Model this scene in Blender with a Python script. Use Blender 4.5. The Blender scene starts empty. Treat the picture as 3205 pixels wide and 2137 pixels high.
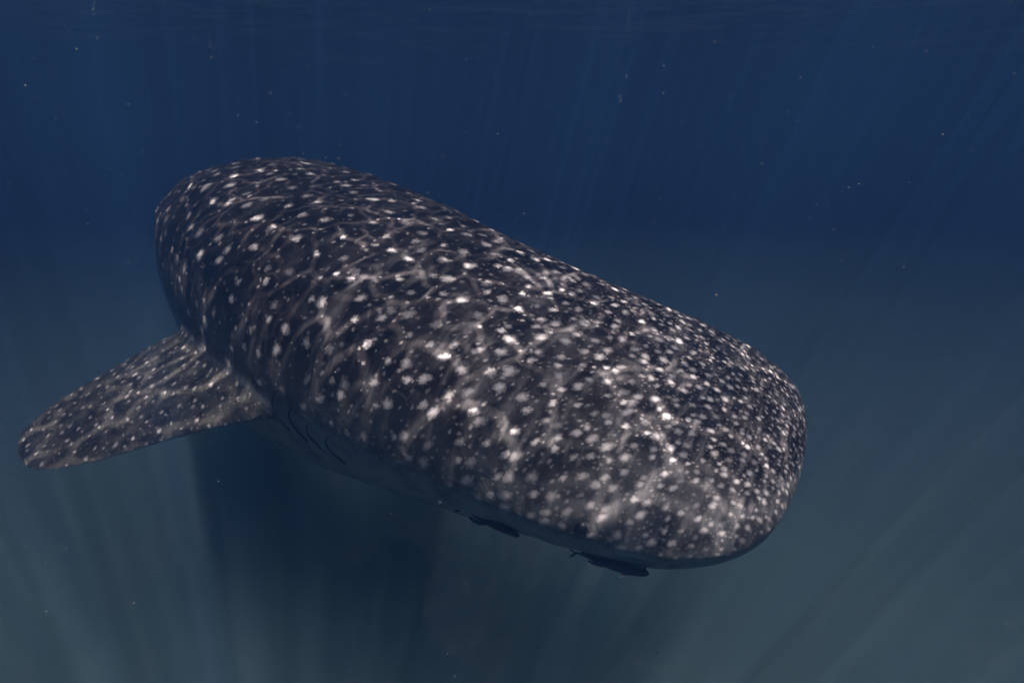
import bpy, bmesh, math, random
import numpy as np
from math import sin, cos, pi, radians, sqrt
from mathutils import Vector, Matrix
from mathutils.bvhtree import BVHTree

# ------------------------------------------------------------------ camera, light, exposure
S = bpy.context.scene
C = S.collection
CAM_Z = -1.0                                   # one metre under the surface 
cam_d = bpy.data.cameras.new('camera'); cam = bpy.data.objects.new('camera', cam_d); C.objects.link(cam)
cam.location = (0, 0, CAM_Z); cam.rotation_euler = (radians(75), 0, 0)
cam_d.lens = 24; cam_d.sensor_width = 36; cam_d.dof.use_dof = True; cam_d.dof.focus_distance = 2.25; cam_d.dof.aperture_fstop = 1.3; cam_d.clip_start = .02; cam_d.clip_end = 400
S.camera = cam

SUN_EL, SUN_AZ = 63, -65                         # azimuth measured from +X towards +Y
sd_ = Vector((cos(radians(SUN_EL)) * cos(radians(SUN_AZ)), cos(radians(SUN_EL)) * sin(radians(SUN_AZ)), sin(radians(SUN_EL))))
sun_d = bpy.data.lights.new('sun', 'SUN'); sun = bpy.data.objects.new('sun', sun_d); C.objects.link(sun)
sun_d.energy = 5.0; sun_d.angle = radians(1.05); sun_d.color = (1, .915, .87)
sun.rotation_euler = (-sd_).to_track_quat('-Z', 'Y').to_euler(); sun.location = (0, 0, 30)

W = bpy.data.worlds.new('World'); S.world = W; W.use_nodes = True
wn = W.node_tree; wn.nodes.clear()
sk = wn.nodes.new('ShaderNodeTexSky'); sk.sky_type = 'NISHITA'; sk.sun_disc = False
sk.sun_elevation = radians(SUN_EL); sk.sun_rotation = radians(90 - SUN_AZ)
bg = wn.nodes.new('ShaderNodeBackground'); bg.inputs[1].default_value = .07
wo = wn.nodes.new('ShaderNodeOutputWorld')
wn.links.new(sk.outputs[0], bg.inputs[0]); wn.links.new(bg.outputs[0], wo.inputs[0])

S.view_settings.view_transform = 'Standard'; S.view_settings.look = 'None'
S.view_settings.exposure = 0.36; S.view_settings.gamma = 1; S.view_settings.use_curve_mapping = False
S.render.engine = 'CYCLES'
cy = S.cycles
cy.use_denoising = True
cy.max_bounces = 6; cy.diffuse_bounces = 2; cy.glossy_bounces = 2; cy.transparent_max_bounces = 8
cy.volume_bounces = 2; cy.sample_clamp_indirect = 2
random.seed(7); rng = np.random.default_rng(7)

# ------------------------------------------------------------------ helpers
class NT:
    """tiny node-building helper"""
    def __init__(s, name):
        s.m = bpy.data.materials.new(name); s.m.use_nodes = True; s.t = s.m.node_tree; s.t.nodes.clear()
        s.out = s.t.nodes.new('ShaderNodeOutputMaterial')
    def n(s, kind, **kw):
        nd = s.t.nodes.new('ShaderNode' + kind)
        for k, v in kw.items(): setattr(nd, k, v)
        return nd
    def l(s, a, b): s.t.links.new(a, b)
    def put(s, sock, v):
        if isinstance(v, bpy.types.NodeSocket): s.l(v, sock)
        elif v is not None: sock.default_value = v
    def math(s, op, a, b=None, c=None, clamp=False):
        nd = s.n('Math', operation=op, use_clamp=clamp)
        for i, v in enumerate((a, b, c)):
            if v is not None: s.put(nd.inputs[i], v)
        return nd.outputs[0]
    def vmath(s, op, a, b=None, scale=None):
        nd = s.n('VectorMath', operation=op)
        s.put(nd.inputs[0], a)
        if b is not None: s.put(nd.inputs[1], b)
        if scale is not None: s.put(nd.inputs['Scale'], scale)
        return nd.outputs[0]
    def attr(s, name, fac=True):
        nd = s.n('Attribute', attribute_name=name); return nd.outputs['Fac' if fac else 'Vector']
    def noise(s, vec, scale, detail=2, rough=.5, col=False):
        nd = s.n('TexNoise'); s.put(nd.inputs['Vector'], vec); nd.inputs['Scale'].default_value = scale
        nd.inputs['Detail'].default_value = detail; nd.inputs['Roughness'].default_value = rough
        return nd.outputs['Color' if col else 'Fac']
    def vor(s, vec, scale, rand=1., feature='F1', dim='2D'):
        nd = s.n('TexVoronoi', voronoi_dimensions=dim, feature=feature); s.put(nd.inputs['Vector'], vec)
        nd.inputs['Scale'].default_value = scale; nd.inputs['Randomness'].default_value = rand
        return nd
    def ramp(s, v, a, b, c=0., d=1., smooth=True):
        nd = s.n('MapRange'); nd.interpolation_type = 'SMOOTHSTEP' if smooth else 'LINEAR'
        for i, x in enumerate((v, a, b, c, d)): s.put(nd.inputs[i], x)
        return nd.outputs[0]
    def mix(s, f, a, b):
        nd = s.n('Mix', data_type='RGBA'); s.put(nd.inputs[0], f)
        s.put(nd.inputs[6], a); s.put(nd.inputs[7], b); return nd.outputs[2]

def link(name, me, mat, parent=None, smooth=True):
    o = bpy.data.objects.new(name, me); C.objects.link(o)
    if mat: me.materials.append(mat)
    if smooth: me.polygons.foreach_set('use_smooth', [True] * len(me.polygons))
    if parent: o.parent = parent
    return o
def tag(o, label=None, cat=None, group=None, kind=None):
    for k, v in (('label', label), ('category', cat), ('group', group), ('kind', kind)):
        if v: o[k] = v
    return o

# ------------------------------------------------------------------ water
# surface: clear rippled water; the caustic net is a line pattern painted into its transparent colour
m = NT('rippled_water')
geo = m.n('NewGeometry'); P = geo.outputs['Position']
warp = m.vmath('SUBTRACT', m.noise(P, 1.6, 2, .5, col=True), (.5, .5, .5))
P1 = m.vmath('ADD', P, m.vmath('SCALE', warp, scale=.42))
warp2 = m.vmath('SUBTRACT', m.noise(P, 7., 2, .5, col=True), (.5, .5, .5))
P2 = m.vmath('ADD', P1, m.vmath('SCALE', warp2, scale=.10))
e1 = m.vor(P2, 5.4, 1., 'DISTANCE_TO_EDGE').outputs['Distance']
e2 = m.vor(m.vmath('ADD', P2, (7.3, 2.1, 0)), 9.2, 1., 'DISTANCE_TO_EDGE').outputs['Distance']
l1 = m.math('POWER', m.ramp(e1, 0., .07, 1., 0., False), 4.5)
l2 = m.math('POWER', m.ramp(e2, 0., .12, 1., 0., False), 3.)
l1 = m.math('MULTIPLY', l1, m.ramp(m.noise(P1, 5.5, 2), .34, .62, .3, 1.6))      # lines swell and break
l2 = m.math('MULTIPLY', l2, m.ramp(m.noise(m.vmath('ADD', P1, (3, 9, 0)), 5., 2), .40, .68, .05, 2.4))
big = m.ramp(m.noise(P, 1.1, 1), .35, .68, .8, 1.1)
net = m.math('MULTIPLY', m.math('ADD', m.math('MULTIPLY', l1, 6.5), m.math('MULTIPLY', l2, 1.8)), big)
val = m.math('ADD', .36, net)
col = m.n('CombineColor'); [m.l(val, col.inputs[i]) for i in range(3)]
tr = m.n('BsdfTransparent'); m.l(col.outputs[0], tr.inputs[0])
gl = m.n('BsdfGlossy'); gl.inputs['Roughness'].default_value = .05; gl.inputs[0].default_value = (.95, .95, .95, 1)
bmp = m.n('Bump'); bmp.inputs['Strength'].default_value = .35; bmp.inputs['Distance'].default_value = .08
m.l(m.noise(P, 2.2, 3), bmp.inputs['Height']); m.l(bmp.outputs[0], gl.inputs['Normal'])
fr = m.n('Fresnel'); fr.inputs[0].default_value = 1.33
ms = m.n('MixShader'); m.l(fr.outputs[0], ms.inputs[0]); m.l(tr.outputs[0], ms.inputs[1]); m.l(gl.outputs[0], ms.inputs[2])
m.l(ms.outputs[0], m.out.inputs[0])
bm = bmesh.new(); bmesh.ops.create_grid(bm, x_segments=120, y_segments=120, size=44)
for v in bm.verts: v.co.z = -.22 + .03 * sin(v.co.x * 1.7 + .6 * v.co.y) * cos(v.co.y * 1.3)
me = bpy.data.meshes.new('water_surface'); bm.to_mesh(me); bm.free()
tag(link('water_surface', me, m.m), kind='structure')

# sea floor: pale sand far down in murky water
m = NT('sea_sand')
P = m.n('NewGeometry').outputs['Position']
c = m.mix(m.ramp(m.noise(P, .45, 4), .35, .65), (.30, .31, .24, 1), (.56, .55, .44, 1))
b = m.n('BsdfDiffuse'); m.l(c, b.inputs[0]); m.l(b.outputs[0], m.out.inputs[0])
bm = bmesh.new(); bmesh.ops.create_grid(bm, x_segments=200, y_segments=200, size=44)
for v in bm.verts:
    x, y = v.co.x, v.co.y
    v.co.z = -4.6 + .12 * sin(x * .8 + 1) * cos(y * .6) + .05 * sin(x * 2.1 - y * 1.7)
me = bpy.data.meshes.new('sea_floor'); bm.to_mesh(me); bm.free()
tag(link('sea_floor', me, m.m), kind='structure')

# the water body itself: even, bluish scattering
m = NT('sea_water')
pv = m.n('VolumePrincipled')
pv.inputs['Density'].default_value = .18
pv.inputs['Color'].default_value = (.029, .082, .205, 1)
pv.inputs['Absorption Color'].default_value = (0, 0, 0, 1)
pv.inputs['Anisotropy'].default_value = 0.1
m.l(pv.outputs[0], m.out.inputs['Volume'])
bm = bmesh.new(); bmesh.ops.create_cube(bm, size=1)
for v in bm.verts: v.co = Vector((v.co.x * 92, v.co.y * 92, -2.9 + v.co.z * 6.2))
me = bpy.data.meshes.new('haze'); bm.to_mesh(me); bm.free()
tag(link('haze', me, m.m, smooth=False), kind='stuff')

# a murky layer of stirred-up silt that thickens towards the sea floor
m = NT('murky_silt')
P = m.n('NewGeometry').outputs['Position']
tc = m.n('TexCoord').outputs['Object']
sx = m.n('SeparateXYZ'); m.l(tc, sx.inputs[0])
dens = m.ramp(sx.outputs[2], -2.45, -4.6, 0., 1.)
dens = m.math('MULTIPLY', dens, m.ramp(m.noise(tc, .55, 2), .3, .7, .45, 1.3))
dens = m.math('MULTIPLY', dens, 1.5)
pv = m.n('VolumePrincipled'); m.l(dens, pv.inputs['Density'])
pv.inputs['Color'].default_value = (.34, .52, .54, 1); pv.inputs['Absorption Color'].default_value = (0, 0, 0, 1)
m.l(pv.outputs[0], m.out.inputs['Volume'])
bm = bmesh.new(); bmesh.ops.create_cube(bm, size=1)
for v in bm.verts: v.co = Vector((v.co.x * 40, v.co.y * 40, -3.6 + v.co.z * 2.6))
me = bpy.data.meshes.new('silt_cloud'); bm.to_mesh(me); bm.free()
so = tag(link('silt_cloud', me, m.m, smooth=False), 'murky grey-green silt hanging in the water low over the sea floor', 'silt', kind='stuff')
cy.volume_step_rate = 1.; cy.volume_max_steps = 96

# ------------------------------------------------------------------ whale shark
Rc = np.array(Matrix.Rotation(radians(75), 3, 'X'))
O0 = Rc @ np.array([.879, -.381, -2.068]) + np.array([0, 0, CAM_Z])    # tip of the snout
YAW, PIT, ROLL, KL1, KL2, KV1, KV2, KV3 = .431, .21, .449, .159, .146, .015, .013, .20
WM1, WM2, HM, HMB = .981, .973, 1.113, 1.697
LEN = 7.2

def pchip(X, Y, x):
    X = np.array(X, float); Y = np.array(Y, float); h = np.diff(X); d = np.diff(Y) / h; mm = np.zeros(len(X))
    for i in range(1, len(X) - 1):
        if d[i - 1] * d[i] > 0:
            w1 = 2 * h[i] + h[i - 1]; w2 = h[i] + 2 * h[i - 1]; mm[i] = (w1 + w2) / (w1 / d[i - 1] + w2 / d[i])
    mm[0] = d[0]; mm[-1] = d[-1]
    k = np.clip(np.searchsorted(X, x) - 1, 0, len(X) - 2); t = (x - X[k]) / h[k]
    return ((1 + 2 * t) * (1 - t) ** 2 * Y[k] + t * (1 - t) ** 2 * h[k] * mm[k] + t * t * (3 - 2 * t) * Y[k + 1] + t * t * (t - 1) * h[k] * mm[k + 1])

TS = np.sqrt([0, .02, .07, .16, .3, .5, .9, 1.4, 2.0, 2.6, 3.5, 4.6, 5.8, 6.6, 7.2])
TW = [.012, .26, .40, .50, .565, .60, .62, .64, .65, .61, .50, .34, .18, .10, .04]
TH = [.01, .06, .10, .15, .20, .25, .33, .42, .50, .52, .45, .32, .17, .11, .05]
TB = [.01, .05, .09, .13, .17, .20, .27, .36, .43, .44, .38, .25, .13, .09, .05]
def dims(s):
    r = np.sqrt(s); t = np.clip((s - .3) / 2, 0, 1)
    return pchip(TS, TW, r) * (WM1 * (1 - t) + WM2 * t), pchip(TS, TH, r) * HM, pchip(TS, TB, r) * HMB * (1 - .35 * np.clip((s - 2.6) / 3, 0, 1))

f = np.array([cos(PIT) * cos(YAW), -sin(PIT), cos(PIT) * sin(YAW)])
u0 = np.array([0, 1., 0]); u0 = u0 - f * u0.dot(f); u0 /= np.linalg.norm(u0); s0 = np.cross(f, u0)
u = cos(ROLL) * u0 + sin(ROLL) * s0; sdv = cos(ROLL) * s0 - sin(ROLL) * u0
f, u, sdv = Rc @ f, Rc @ u, Rc @ sdv
NS = 520
rr = np.linspace(0, sqrt(LEN), NS); SS = np.unique(np.concatenate([rr ** 2 * .5 + (rr / sqrt(LEN)) * LEN * .5 * (rr / sqrt(LEN)) ** .6, rr[:60] ** 2 * .25])); SS = SS[SS <= LEN]
NS = len(SS)
FR = []; pos = O0.copy(); sp = 0
for s in SS:                                   # spine: gently curved, tail swinging away
    n = max(1, int((s - sp) / .01)); ds = (s - sp) / n
    for k in range(n):
        q = sp + ds * (k + .5); t = min(max((q - 1.2) / 1.2, 0), 1); t = t * t * (3 - 2 * t)
        kl = KL1 * (1 - t) + KL2 * t; kv = KV1 * (1 - t) + KV2 * t + (KV3 if 2.6 < q < 4.8 else 0)
        a = kl * ds; f, sdv = f * cos(a) + sdv * sin(a), sdv * cos(a) - f * sin(a)
        a = kv * ds; f, u = f * cos(a) + u * sin(a), u * cos(a) - f * sin(a)
        pos = pos - f * ds
    sp = s; FR.append(np.array([pos, f, u, sdv]))
FR = np.array(FR)                              # NS x 4 x 3
def frame(s):
    i = np.clip(np.searchsorted(SS, s), 1, NS - 1); t = (s - SS[i - 1]) / (SS[i] - SS[i - 1])
    return FR[i - 1] * (1 - t) + FR[i] * t
def section(th, s):
    """cross-section: arched back, hard edge along the side of the flat head, belly sloping in below it"""
    t = np.clip((s - 1.2) / 1.3, 0, 1); t = (t * t * (3 - 2 * t))[:, None]; th = np.asarray(th)[None, :]
    c, n = np.cos(th), np.sin(th); e = np.where(n < 0, 1.15 * (1 - t) + .85 * t, .8 + .1 * (1 - t))
    return np.sign(c) * np.abs(c) ** e, np.sign(n) * np.abs(n) ** e
def skin_point(s, th, off=0.):
    """a point on the skin at distance s from the snout, angle th (0 = right side, pi/2 = back), with its normal"""
    def raw(s, th):
        fr = frame(s); w, ht, hb = dims(np.array([s])); c, n = section(np.array([th]), np.array([s])); c, n = c[0], n[0]
        return fr[0] + fr[3] * (w * c)[0] + fr[2] * ((ht if n[0] > 0 else hb) * n)[0]
    p = raw(s, th); a = raw(s + .01, th) - raw(s - .01 if s > .01 else 0, th); b = raw(s, th + .02) - raw(s, th - .02)
    n = np.cross(b, a); n /= np.linalg.norm(n)
    if np.dot(n, p - frame(s)[0]) < 0: n = -n
    return p + n * off, n

NTH = 300
th = np.linspace(0, 2 * pi, NTH, endpoint=False)
w, ht, hb = dims(SS); c, n = section(th, SS)
hh = np.where(n > 0, ht[:, None], hb[:, None])
A = w[:, None] * c; B = hh * n
dA = np.diff(np.concatenate([A, A[:, :1]], 1), axis=1); dB = np.diff(np.concatenate([B, B[:, :1]], 1), axis=1)
seg = np.hypot(dA, dB); arc = np.concatenate([np.zeros((NS, 1)), np.cumsum(seg, 1)[:, :-1]], 1)
ARC = arc - arc[:, NTH // 4][:, None]          # arc length from the dorsal midline; + to the left side
tot = seg.sum(1)[:, None]; ARC = np.where(ARC > tot / 2, ARC - tot, ARC)
# relief: long ridges along the back and flanks, a mouth line round the snout
def bumpf(x, c0, w0): return np.exp(-((x - c0) / w0) ** 2)
Sg = SS[:, None] + 0 * A
rise = np.clip((Sg - 1.0) / 1.2, 0, 1) * np.clip((6.8 - Sg) / 1.5, 0, 1)
scale_w = (w / .65)[:, None]
D = np.zeros_like(A)
for q, hgt in ((.34, .006), (.62, .010)):
    D += rise * hgt * bumpf(np.abs(ARC), q * scale_w, .05)
D += rise * .006 * bumpf(ARC, 0, .06)
X_, Y_, Z_ = Sg, A, B                          # soft unevenness of flesh and skin
D += .0035 * (np.sin(X_ * 17 + 3 * np.sin(Y_ * 9)) * np.cos(Y_ * 21 + 2 * np.sin(X_ * 6)) + .6 * np.sin(X_ * 41 + 4 * np.sin(Y_ * 13 + Z_ * 8)) * np.cos(Y_ * 37 - X_ * 12)) * np.clip(Sg / .05, 0, 1)
TH2 = np.arctan2(B / np.maximum(hh, 1e-4), A / np.maximum(w[:, None], 1e-4))
mouth_b = -.22 * hb[:, None]
D -= .02 * bumpf(B, mouth_b, .018) * np.clip((.42 - Sg) / .08, 0, 1) * np.clip(Sg / .01, 0, 1)
rad = np.sqrt(A * A + B * B) + 1e-6
A2 = A * (1 + D / rad); B2 = B * (1 + D / rad)
BODY = FR[:, 0][:, None] + FR[:, 3][:, None] * A2[..., None] + FR[:, 2][:, None] * B2[..., None]

# spot spacing grows from snout to trunk
TD_S = [0, .25, .6, 1.1, 1.8, 2.6, 7.3]; TD = [.026, .038, .057, .088, .122, .140, .13]
def spacing(s): return pchip(TD_S, TD, s)
dsp = spacing(SS)
ml = np.concatenate([[0], np.cumsum(np.hypot(np.diff(SS), np.diff(ht)) / ((dsp[1:] + dsp[:-1]) / 2))])
PU = ml[:, None] + 0 * A; PV = ARC / dsp[:, None]
circ = np.abs(ARC) / (tot / 2)                 # 0 at the back, 1 at the belly
vent = np.clip((np.abs(ARC) - np.abs(ARC[:, 0])[:, None] * 1.0 + .03) / .07, 0, 1)
vent = vent * vent * (3 - 2 * vent)
vent = np.maximum(vent, .24 * bumpf(np.abs(ARC), np.abs(ARC[:, 0])[:, None], .17))

def grid_faces(ns, nt):
    i = np.arange(ns - 1)[:, None]; j = np.arange(nt)[None, :]; j2 = (j + 1) % nt
    return np.stack([i * nt + j, (i + 1) * nt + j, (i + 1) * nt + j2, i * nt + j2], -1).reshape(-1, 4)
parts_v, parts_f, parts_attr = [], [], []      # attr: pu, pv, vent, fin
def add_shell(V, U_, V_, Ve, fin, caps=True):
    ns, nt = V.shape[:2]; off = sum(len(x) for x in parts_v)
    F = (grid_faces(ns, nt) + off).tolist()
    if caps: F += [list(range(off, off + nt)), list(range(off + (ns - 1) * nt, off + ns * nt))[::-1]]
    parts_v.append(V.reshape(-1, 3)); parts_f.extend(F)
    parts_attr.append(np.stack([U_.ravel(), V_.ravel(), Ve.ravel(), np.full(ns * nt, float(fin)), (np.repeat(SS, nt) if not fin else np.full(ns * nt, 2.))], 1))
add_shell(BODY, PU, PV, vent, 0)

def fin(org, e, fd, stations, d=.07, uoff=100., up=None, camber=0., bothsides=False, curl=0.):
    """stations: (span, leading, trailing, thickness) in the plane of e (span) and fd (forward)"""
    e = np.array(e) / np.linalg.norm(e); fd = fd - e * fd.dot(e); fd /= np.linalg.norm(fd)
    nrm = np.cross(e, fd)
    if up is not None and nrm.dot(up) < 0: nrm = -nrm
    st = np.array(stations, float); X = st[:, 0]; xx = np.concatenate([np.linspace(X[0], X[-1], 70)])
    # finer at the rounded tip
    xx = X[0] + (X[-1] - X[0]) * (1 - (1 - np.linspace(0, 1, 80)) ** 1.7)
    le, tr_, tk = (pchip(X, st[:, k], xx) for k in (1, 2, 3))
    a = np.linspace(0, 2 * pi, 48, endpoint=False)
    cx = (np.cos(a) + 1) / 2                     # 1 = leading edge
    prof = np.sin(a) * (.35 + .65 * cx) ** .7
    ch = (le - tr_)
    F_ = tr_[:, None] + ch[:, None] * cx[None]
    N_ = tk[:, None] / 2 * prof[None] + camber * np.sin(cx[None] * pi) * ch[:, None] - curl * (xx[:, None] - X[0]) ** 2
    V = org + e * xx[:, None, None] + fd * F_[..., None] + nrm * N_[..., None]
    ve = np.where(np.sin(a)[None] + 0 * F_ < -.02, 0. if bothsides else 1., 0.)
    add_shell(V, uoff + F_ / d, uoff * .37 + xx[:, None] / d + 0 * F_, ve, 1)

fr = frame(1.65); w_, ht_, hb_ = (x[0] for x in dims(np.array([1.65])))
PEC = [(-.2, .20, -.66, .24), (-.1, .19, -.80, .20), (0, .14, -.93, .17), (.1, .02, -1.0, .145), (.2, -.12, -1.04, .11), (.3, -.23, -1.07, .09),
       (.4, -.33, -1.10, .075), (.5, -.42, -1.13, .06), (.62, -.53, -1.15, .045), (.73, -.66, -1.14, .032), (.79, -.74, -1.09, .022), (.825, -.83, -1.0, .006)]
for sg in (1, -1):
    aa = radians(21 if sg > 0 else -3)
    e = cos(aa) * fr[3] * sg - sin(aa) * fr[2]
    org = fr[0] + fr[3] * sg * w_ * .85 - fr[2] * hb_ * .10
    fin(org, e, fr[1], PEC, .062, 100. if sg > 0 else 160., up=fr[2], camber=.02, curl=.0)
fd1 = frame(4.15); fin(fd1[0] + fd1[2] * .25, fd1[2] * 1. - fd1[1] * .15, fd1[1], [(-.2, .42, -.25, .12), (.02, .36, -.2, .10), (.15, .2, -.26, .07), (.28, .04, -.3, .05), (.38, -.1, -.32, .03), (.42, -.2, -.28, .008)], .08, 220., bothsides=True)
fd2 = frame(5.6); fin(fd2[0] + fd2[2] * .12, fd2[2] - fd2[1] * .2, fd2[1], [(-.1, .18, -.12, .06), (.02, .14, -.1, .05), (.12, .02, -.14, .03), (.19, -.08, -.15, .008)], .08, 260., bothsides=True)
fin(fd2[0] - fd2[2] * .10, -fd2[2] - fd2[1] * .2, fd2[1], [(-.1, .15, -.12, .06), (.02, .12, -.1, .05), (.1, .02, -.12, .03), (.15, -.06, -.12, .008)], .08, 280., bothsides=True)
fp = frame(4.7)
for sg in (1, -1):
    fin(fp[0] + fp[3] * sg * .25 - fp[2] * .16, fp[3] * sg * .8 - fp[2] * .6, fp[1], [(-.12, .16, -.16, .08), (.02, .12, -.14, .06), (.15, -.02, -.2, .03), (.24, -.12, -.2, .008)], .08, 300. + 20 * sg)
ft = frame(7.0)
fin(ft[0], ft[2] * .8 - ft[1] * .75, ft[1], [(-.15, .12, -.12, .10), (.1, .14, -.2, .08), (.4, .08, -.2, .06), (.8, -.02, -.2, .04), (1.1, -.1, -.22, .02), (1.2, -.18, -.22, .006)], .08, 360., bothsides=True)
fin(ft[0], -ft[2] * .85 - ft[1] * .55, ft[1], [(-.15, .12, -.12, .10), (.1, .12, -.2, .07), (.3, .03, -.2, .05), (.5, -.08, -.2, .02), (.56, -.14, -.18, .006)], .08, 400., bothsides=True)

allv = np.concatenate(parts_v); attr = np.concatenate(parts_attr)
me0 = bpy.data.meshes.new('shark_shells'); me0.from_pydata(allv.tolist(), [], parts_f); me0.update()
ob0 = bpy.data.objects.new('shark_shells', me0); C.objects.link(ob0)
rm = ob0.modifiers.new('r', 'REMESH'); rm.mode = 'VOXEL'; rm.voxel_size = .0095; rm.adaptivity = 0
dg = bpy.context.evaluated_depsgraph_get(); me = bpy.data.meshes.new_from_object(ob0.evaluated_get(dg)); me.name = 'whale_shark'
bpy.data.objects.remove(ob0); bpy.data.meshes.remove(me0)
nv = len(me.vertices); co = np.empty(nv * 3, np.float32); me.vertices.foreach_get('co', co); co = co.reshape(-1, 3).astype(float)
ne = len(me.edges); ed = np.empty(ne * 2, np.int32); me.edges.foreach_get('vertices', ed); ed = ed.reshape(-1, 2)
deg = np.bincount(ed.ravel(), minlength=nv)[:, None]
def smooth(co, k, f_=.5):
    for _ in range(k):
        acc = np.zeros_like(co)
        for ax in range(3):
            acc[:, ax] = np.bincount(ed[:, 0], co[ed[:, 1], ax], nv) + np.bincount(ed[:, 1], co[ed[:, 0], ax], nv)
        co = co * (1 - f_) + acc / np.maximum(deg, 1) * f_
    return co
co = smooth(co, 14)
# nearest point on the construction shells carries the skin coordinates over
tris = []
for q in parts_f:
    if len(q) == 4: tris.append((q[0], q[1], q[2])); tris.append((q[0], q[2], q[3]))
tris = np.array(tris)
bvh = BVHTree.FromPolygons(allv.tolist(), tris.tolist(), all_triangles=True)
loc = np.zeros((nv, 3)); idx = np.zeros(nv, int); dist = np.zeros(nv)
for i, v in enumerate(co.tolist()):
    l, nn, k, dd = bvh.find_nearest(v); loc[i] = l; idx[i] = k; dist[i] = dd
T = tris[idx]; a, b, c_ = allv[T[:, 0]], allv[T[:, 1]], allv[T[:, 2]]
v0, v1, v2 = b - a, c_ - a, loc - a
d00 = (v0 * v0).sum(1); d01 = (v0 * v1).sum(1); d11 = (v1 * v1).sum(1); d20 = (v2 * v0).sum(1); d21 = (v2 * v1).sum(1)
den = d00 * d11 - d01 * d01 + 1e-14; bb = (d11 * d20 - d01 * d21) / den; cc = (d00 * d21 - d01 * d20) / den; wa = 1 - bb - cc
at = attr[T[:, 0]] * wa[:, None] + attr[T[:, 1]] * bb[:, None] + attr[T[:, 2]] * cc[:, None]
snap = dist < .012                               # away from the fin roots the skin lies on the true curve
co2 = np.where((snap & (at[:, 3] < .5))[:, None], loc, co)
co2 = smooth(co2, 3)
cr = np.zeros(nv); isf = at[:, 3] > .5; mixed = isf[ed[:, 0]] != isf[ed[:, 1]]; cr[ed[mixed].ravel()] = 1
for _ in range(9):                               # flesh the crease between fins and body out into a soft shoulder
    c2 = cr.copy(); np.maximum.at(c2, ed[:, 0], cr[ed[:, 1]] * .93); np.maximum.at(c2, ed[:, 1], cr[ed[:, 0]] * .93); cr = c2
for _ in range(60): co2 = co2 + (smooth(co2, 1, .6) - co2) * cr[:, None]
me.vertices.foreach_set('co', co2.astype(np.float32).ravel())
pa = me.attributes.new('pat', 'FLOAT_VECTOR', 'POINT'); z = np.zeros(nv)
pa.data.foreach_set('vector', np.stack([at[:, 0], at[:, 1], at[:, 4]], 1).astype(np.float32).ravel())
va = me.attributes.new('vent', 'FLOAT', 'POINT'); vv = at[:, 2]
for _ in range(4):
    acc = np.bincount(ed[:, 0], vv[ed[:, 1]], nv) + np.bincount(ed[:, 1], vv[ed[:, 0]], nv); vv = vv * .5 + .5 * acc / np.maximum(deg[:, 0], 1)
va.data.foreach_set('value', vv.astype(np.float32))
fa = me.attributes.new('fin', 'FLOAT', 'POINT'); fa.data.foreach_set('value', at[:, 3].astype(np.float32))
me.update()

m = NT('spotted_skin')
pat = m.attr('pat', False); ve = m.attr('vent'); fi = m.attr('fin')
geo = m.n('NewGeometry'); P = geo.outputs['Position']
wv = m.vmath('SCALE', m.vmath('SUBTRACT', m.noise(pat, 1.3, 3, .6, col=True), (.5, .5, .5)), scale=.42)
p1 = m.vmath('ADD', pat, wv)
mott = m.noise(P, 110., 4, .75)
spz = m.n('SeparateXYZ'); m.l(pat, spz.inputs[0])
rfac = m.ramp(spz.outputs[2], .3, 1.8, 1.16, .64)
headk = m.ramp(spz.outputs[2], .9, 2.0, 1., .25)
bars = m.noise(m.vmath('MULTIPLY', p1, (1.5, .33, 0)), 1., 3, .55)
bars = m.math('MULTIPLY', m.math('POWER', m.ramp(bars, .45, .75), 1.5), headk)
caustic_glow = m.math('MULTIPLY', m.ramp(m.noise(P, 9., 4, .6), .45, .75), headk)  # pale patches, strongest on the head: soft caustic glow painted into the skin colour
def spots(scale, rmin, rmax, rand, off):
    v = m.vor(m.vmath('ADD', p1, off), scale, rand)
    sep = m.n('SeparateColor'); m.l(v.outputs['Color'], sep.inputs[0])
    r = m.math('MULTIPLY', m.math('MULTIPLY_ADD', sep.outputs[0], rmax - rmin, rmin), rfac)
    d = m.math('ADD', v.outputs['Distance'], m.math('MULTIPLY', m.math('SUBTRACT', mott, .5), .42))
    k = m.ramp(d, m.math('MULTIPLY', r, .12), m.math('MULTIPLY', r, 1.3), 1., 0.)
    return m.math('MULTIPLY', k, m.math('MULTIPLY_ADD', sep.outputs[1], .55, .45))
s1 = spots(1., .17, .30, .72, (0, 0, 0))
s2 = m.math('MULTIPLY', spots(2.1, .10, .26, 1., (3.3, 1.7, 0)), .40)
ln = m.vor(p1, 1., .72, 'DISTANCE_TO_EDGE').outputs['Distance']
ln = m.math('MULTIPLY', m.ramp(ln, 0., .085, 1., 0.), m.math('MULTIPLY', m.ramp(m.noise(p1, .8, 2), .45, .66, .0, .09), m.ramp(mott, .3, .65, .35, 1.)))
sm = m.math('MAXIMUM', m.math('MAXIMUM', s1, s2), ln)
sm = m.math('MAXIMUM', sm, m.math('ADD', m.math('MULTIPLY', bars, .26), m.math('MULTIPLY', caustic_glow, .09)))
sm = m.math('MULTIPLY', sm, m.math('SUBTRACT', 1., ve))
base = m.mix(m.ramp(m.noise(P, 5., 4, .6), .35, .7), (.007, .0055, .007, 1), (.027, .021, .024, 1))
base = m.mix(m.math('MULTIPLY', fi, m.ramp(m.noise(P, 11., 4, .65), .35, .65, .15, .9)), base, (.11, .105, .09, 1))
base = m.mix(m.math('MULTIPLY', ve, m.ramp(m.noise(P, 7., 4, .6), .3, .55, .45, .95)), base, (.26, .29, .30, 1))
colr = m.mix(sm, base, (.84, .77, .76, 1))
bs = m.n('BsdfPrincipled'); m.l(colr, bs.inputs['Base Color']); bs.inputs['Roughness'].default_value = .5
bs.inputs['Specular IOR Level'].default_value = .25
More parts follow.
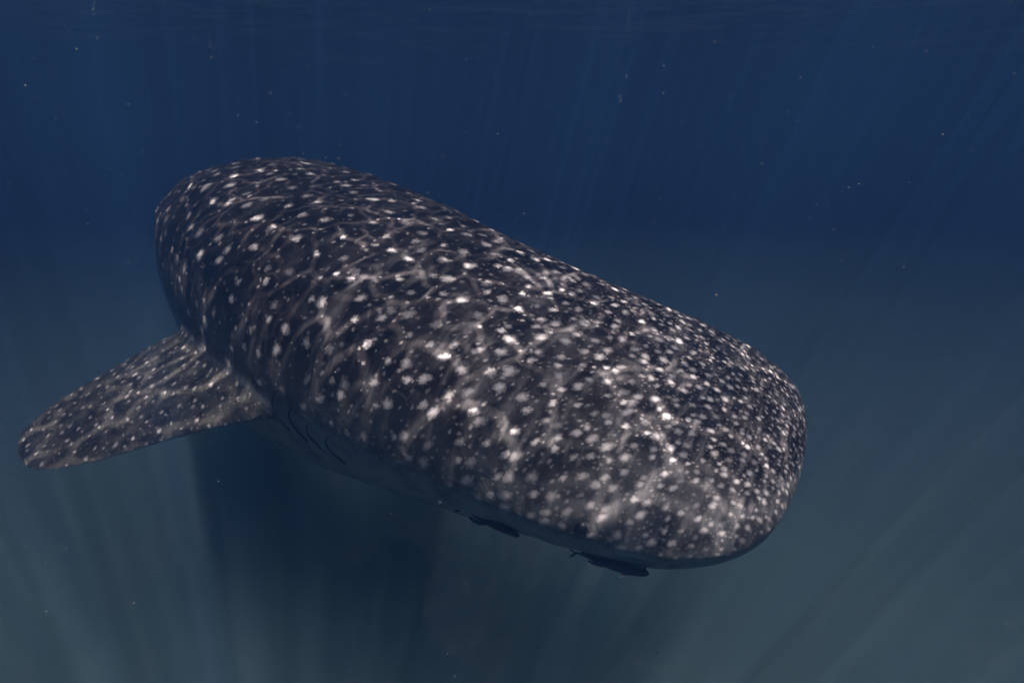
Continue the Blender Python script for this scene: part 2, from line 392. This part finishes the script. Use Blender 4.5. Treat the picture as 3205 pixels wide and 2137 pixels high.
bmp = m.n('Bump'); bmp.inputs['Strength'].default_value = .35; bmp.inputs['Distance'].default_value = .01
m.l(m.math('ADD', m.noise(P, 40., 4, .65), m.math('MULTIPLY', s1, .25)), bmp.inputs['Height']); m.l(bmp.outputs[0], bs.inputs['Normal'])
m.l(bs.outputs[0], m.out.inputs[0])
SKIN = m.m
shark = link('whale_shark', me, SKIN)
tag(shark, 'large dark grey whale shark covered in pale spots, swimming head low to the right', 'whale shark')

def flat_mat(name, colr, rough=.4):
    m = NT(name); b = m.n('BsdfPrincipled')
    P = m.n('NewGeometry').outputs['Position']
    c0 = tuple(x * .7 for x in colr) + (1,); c1 = tuple(min(1, x * 1.3) for x in colr) + (1,)
    m.l(m.mix(m.noise(P, 60., 3), c0, c1), b.inputs['Base Color']); b.inputs['Roughness'].default_value = rough
    m.l(b.outputs[0], m.out.inputs[0]); return m.m
DARK = flat_mat('gill_fold', (.012, .012, .016), .7)
EYE = flat_mat('eye_black', (.008, .008, .01), .45)

def strip(name, pts, widths, mat, parent, lift=.004):
    """a thin raised fold following the skin; pts = (s, theta)"""
    V = []; F = []
    P_ = [skin_point(s, t) for s, t in pts]
    for i, (p, n) in enumerate(P_):
        a = P_[min(i + 1, len(P_) - 1)][0] - P_[max(i - 1, 0)][0]; a /= np.linalg.norm(a); b = np.cross(n, a)
        for k in range(8):
            q = 2 * pi * k / 8; V.append(p + b * cos(q) * widths[i] + n * (sin(q) * lift * (1 if sin(q) > 0 else 3)))
    L = len(P_)
    for i in range(L - 1):
        for k in range(8): F.append([i * 8 + k, (i + 1) * 8 + k, (i + 1) * 8 + (k + 1) % 8, i * 8 + (k + 1) % 8])
    F += [list(range(8)), list(range((L - 1) * 8, L * 8))[::-1]]
    me = bpy.data.meshes.new(name); me.from_pydata([tuple(v) for v in V], [], F)
    return link(name, me, mat, parent)
for sg in (1, -1):
    for k in range(5):
        s_ = 1.32 + .09 * k; t0, t1 = radians(-20 + 2 * k), radians(-4 + 2.5 * k)
        pts = [(s_ + .05 * sin(pi * q / 15) - .0 * q, (t0 + (t1 - t0) * q / 15) if sg > 0 else pi - (t0 + (t1 - t0) * q / 15)) for q in range(16)]
        strip('gill_slit', pts, [.0012 + .0026 * sin(pi * q / 15) for q in range(16)], DARK, shark)
    p, n = skin_point(.45, radians(4) if sg > 0 else pi - radians(4))
    bm = bmesh.new(); bmesh.ops.create_uvsphere(bm, u_segments=20, v_segments=14, radius=.02)
    me = bpy.data.meshes.new('eye'); bm.to_mesh(me); bm.free(); eo = link('eye', me, EYE, shark); eo.location = p - n * .010
    th0 = radians(-24)
    pts = [(.05 + .42 * (q / 17) ** 1.4, (th0 - radians(14) * (1 - q / 17)) if sg > 0 else pi - (th0 - radians(14) * (1 - q / 17))) for q in range(18)]
    strip('mouth_line', pts, [.003 + .006 * sin(pi * q / 17) for q in range(18)], DARK, shark)

# ------------------------------------------------------------------ remoras
def remora(length, loc, fwd, up, mat, label, group):
    fwd = np.array(fwd) / np.linalg.norm(fwd); up = up - fwd * np.dot(up, fwd); up /= np.linalg.norm(up); side = np.cross(fwd, up)
    X = [0, .03, .1, .22, .38, .55, .72, .86, .93, 1.0]
    Wd = [.004, .04, .062, .075, .072, .058, .036, .016, .010, .004]; Hd = [.004, .028, .045, .062, .068, .058, .036, .018, .02, .012]
    xs = np.linspace(0, 1, 60); Wd = pchip(X, Wd, xs); Hd = pchip(X, Hd, xs)
    V = []; F = []; n = 24
    for x, a, b in zip(xs, Wd, Hd):
        bend = .02 * sin(x * 5) * x
        for k in range(n):
            q = 2 * pi * k / n; hb2 = b * (1 if sin(q) < 0 else .75)
            V.append(((.5 - x), bend + a * cos(q), hb2 * sin(q)))
    for i in range(59):
        for k in range(n): F.append([i * n + k, (i + 1) * n + k, (i + 1) * n + (k + 1) % n, i * n + (k + 1) % n])
    F += [list(range(n)), list(range(59 * n, 60 * n))[::-1]]
    def blade(root, dirv, fdv, prof, thick):
        o = len(V); root, dirv, fdv = map(np.array, (root, dirv, fdv)); nn = np.cross(dirv, fdv)
        for (v, l, t) in prof:
            for k in range(10):
                q = 2 * pi * k / 10; cx = (cos(q) + 1) / 2
                V.append(tuple(root + dirv * v + fdv * (t + (l - t) * cx) + nn * sin(q) * thick * (1 - .85 * v / prof[-1][0])))
        for i in range(len(prof) - 1):
            for k in range(10): F.append([o + i * 10 + k, o + (i + 1) * 10 + k, o + (i + 1) * 10 + (k + 1) % 10, o + i * 10 + (k + 1) % 10])
        F.append([o + k for k in range(10)]); F.append([o + (len(prof) - 1) * 10 + k for k in range(10)][::-1])
    for sg in (1, -1):
        blade((.27, .06 * sg, -.01), (-.55, .83 * sg, -.1), (1, 0, 0), [(0, .04, -.04), (.06, .03, -.05), (.11, .0, -.045), (.13, -.02, -.03)], .006)
        blade((-.48, .0, 0), (-.6, 0, .8 * sg), (1, 0, 0), [(0, .02, -.02), (.05, .02, -.03), (.09, -.01, -.035), (.1, -.02, -.03)], .006)
    blade((-.12, 0, .04), (-.3, 0, .95), (1, 0, 0), [(0, .12, -.2), (.03, .08, -.17), (.055, .02, -.1)], .005)
    blade((-.12, 0, -.05), (-.3, 0, -.95), (1, 0, 0), [(0, .1, -.2), (.03, .07, -.17), (.055, .02, -.1)], .005)
    V = np.array(V) * length; Wv = np.outer(V[:, 0], fwd) + np.outer(V[:, 1], side) + np.outer(V[:, 2], up)
    me = bpy.data.meshes.new('remora'); me.from_pydata(Wv.tolist(), [], F)
    o = link('remora', me, mat); o.location = loc; tag(o, label, 'remora', group)
    for sg in (1, -1):
        bm = bmesh.new(); bmesh.ops.create_uvsphere(bm, u_segments=12, v_segments=8, radius=.006 * length / .25)
        me = bpy.data.meshes.new('eye'); bm.to_mesh(me); bm.free(); e = link('eye', me, EYE, o)
        e.location = (fwd * .42 + side * .048 * sg + up * .008) * length
    return o
RM = flat_mat('remora_skin', (.022, .028, .034), .6)
RD = flat_mat('dark_remora_skin', (.006, .007, .010), .6)
fr = frame(.42)
p, n_ = skin_point(.39, radians(-24), .010)
remora(.23, p, fr[1] + fr[2] * .17, fr[2] * -1 * -1, RM, 'slim grey remora hanging just below the chin of the whale shark', 'remoras keeping to the whale shark')
p, n_ = skin_point(.74, radians(-20), .004)
fr = frame(.74)
remora(.22, p, fr[1], n_, RD, 'near-black remora pressed against the shaded cheek of the whale shark', 'remoras keeping to the whale shark')

# ------------------------------------------------------------------ drifting specks
m = NT('plankton_speck'); b = m.n('BsdfPrincipled'); b.inputs['Base Color'].default_value = (.15, .17, .17, 1); b.inputs['Roughness'].default_value = .8
t_ = m.n('BsdfTransparent'); mx = m.n('MixShader')
lw = m.n('LayerWeight'); lw.inputs[0].default_value = .35
m.l(m.ramp(lw.outputs['Facing'], .1, .95, .25, 1.), mx.inputs[0]); m.l(b.outputs[0], mx.inputs[1]); m.l(t_.outputs[0], mx.inputs[2]); m.l(mx.outputs[0], m.out.inputs[0])
bm = bmesh.new(); bmesh.ops.create_icosphere(bm, subdivisions=1, radius=1); iv = np.array([v.co[:] for v in bm.verts]); bf = np.array([[v.index for v in f_.verts] for f_ in bm.faces]); bm.free()
V = []; F = []; cnt = 0
Rm = np.array(Matrix.Rotation(radians(75), 3, 'X'))
while cnt < 9000:
    x, y, z_ = rng.uniform(-7, 7), rng.uniform(.5, 9), rng.uniform(-3.4, -.1)
    r = .0011 * min(2.2, rng.lognormal(.25, .5)) * (.6 + .35 * y)
    dd = sqrt(x * x + y * y + (z_ - CAM_Z) ** 2)
    if dd < .4: continue
    k = rng.uniform(.6, 1.6, 3)
    V.append(iv * k * r + np.array([x, y, z_])); F.append(bf + cnt * len(iv)); cnt += 1
me = bpy.data.meshes.new('plankton_specks'); me.from_pydata(np.concatenate(V).tolist(), [], np.concatenate(F).tolist())
tag(link('plankton_specks', me, m.m), 'tiny pale specks of plankton drifting through the blue water', 'plankton', kind='stuff')
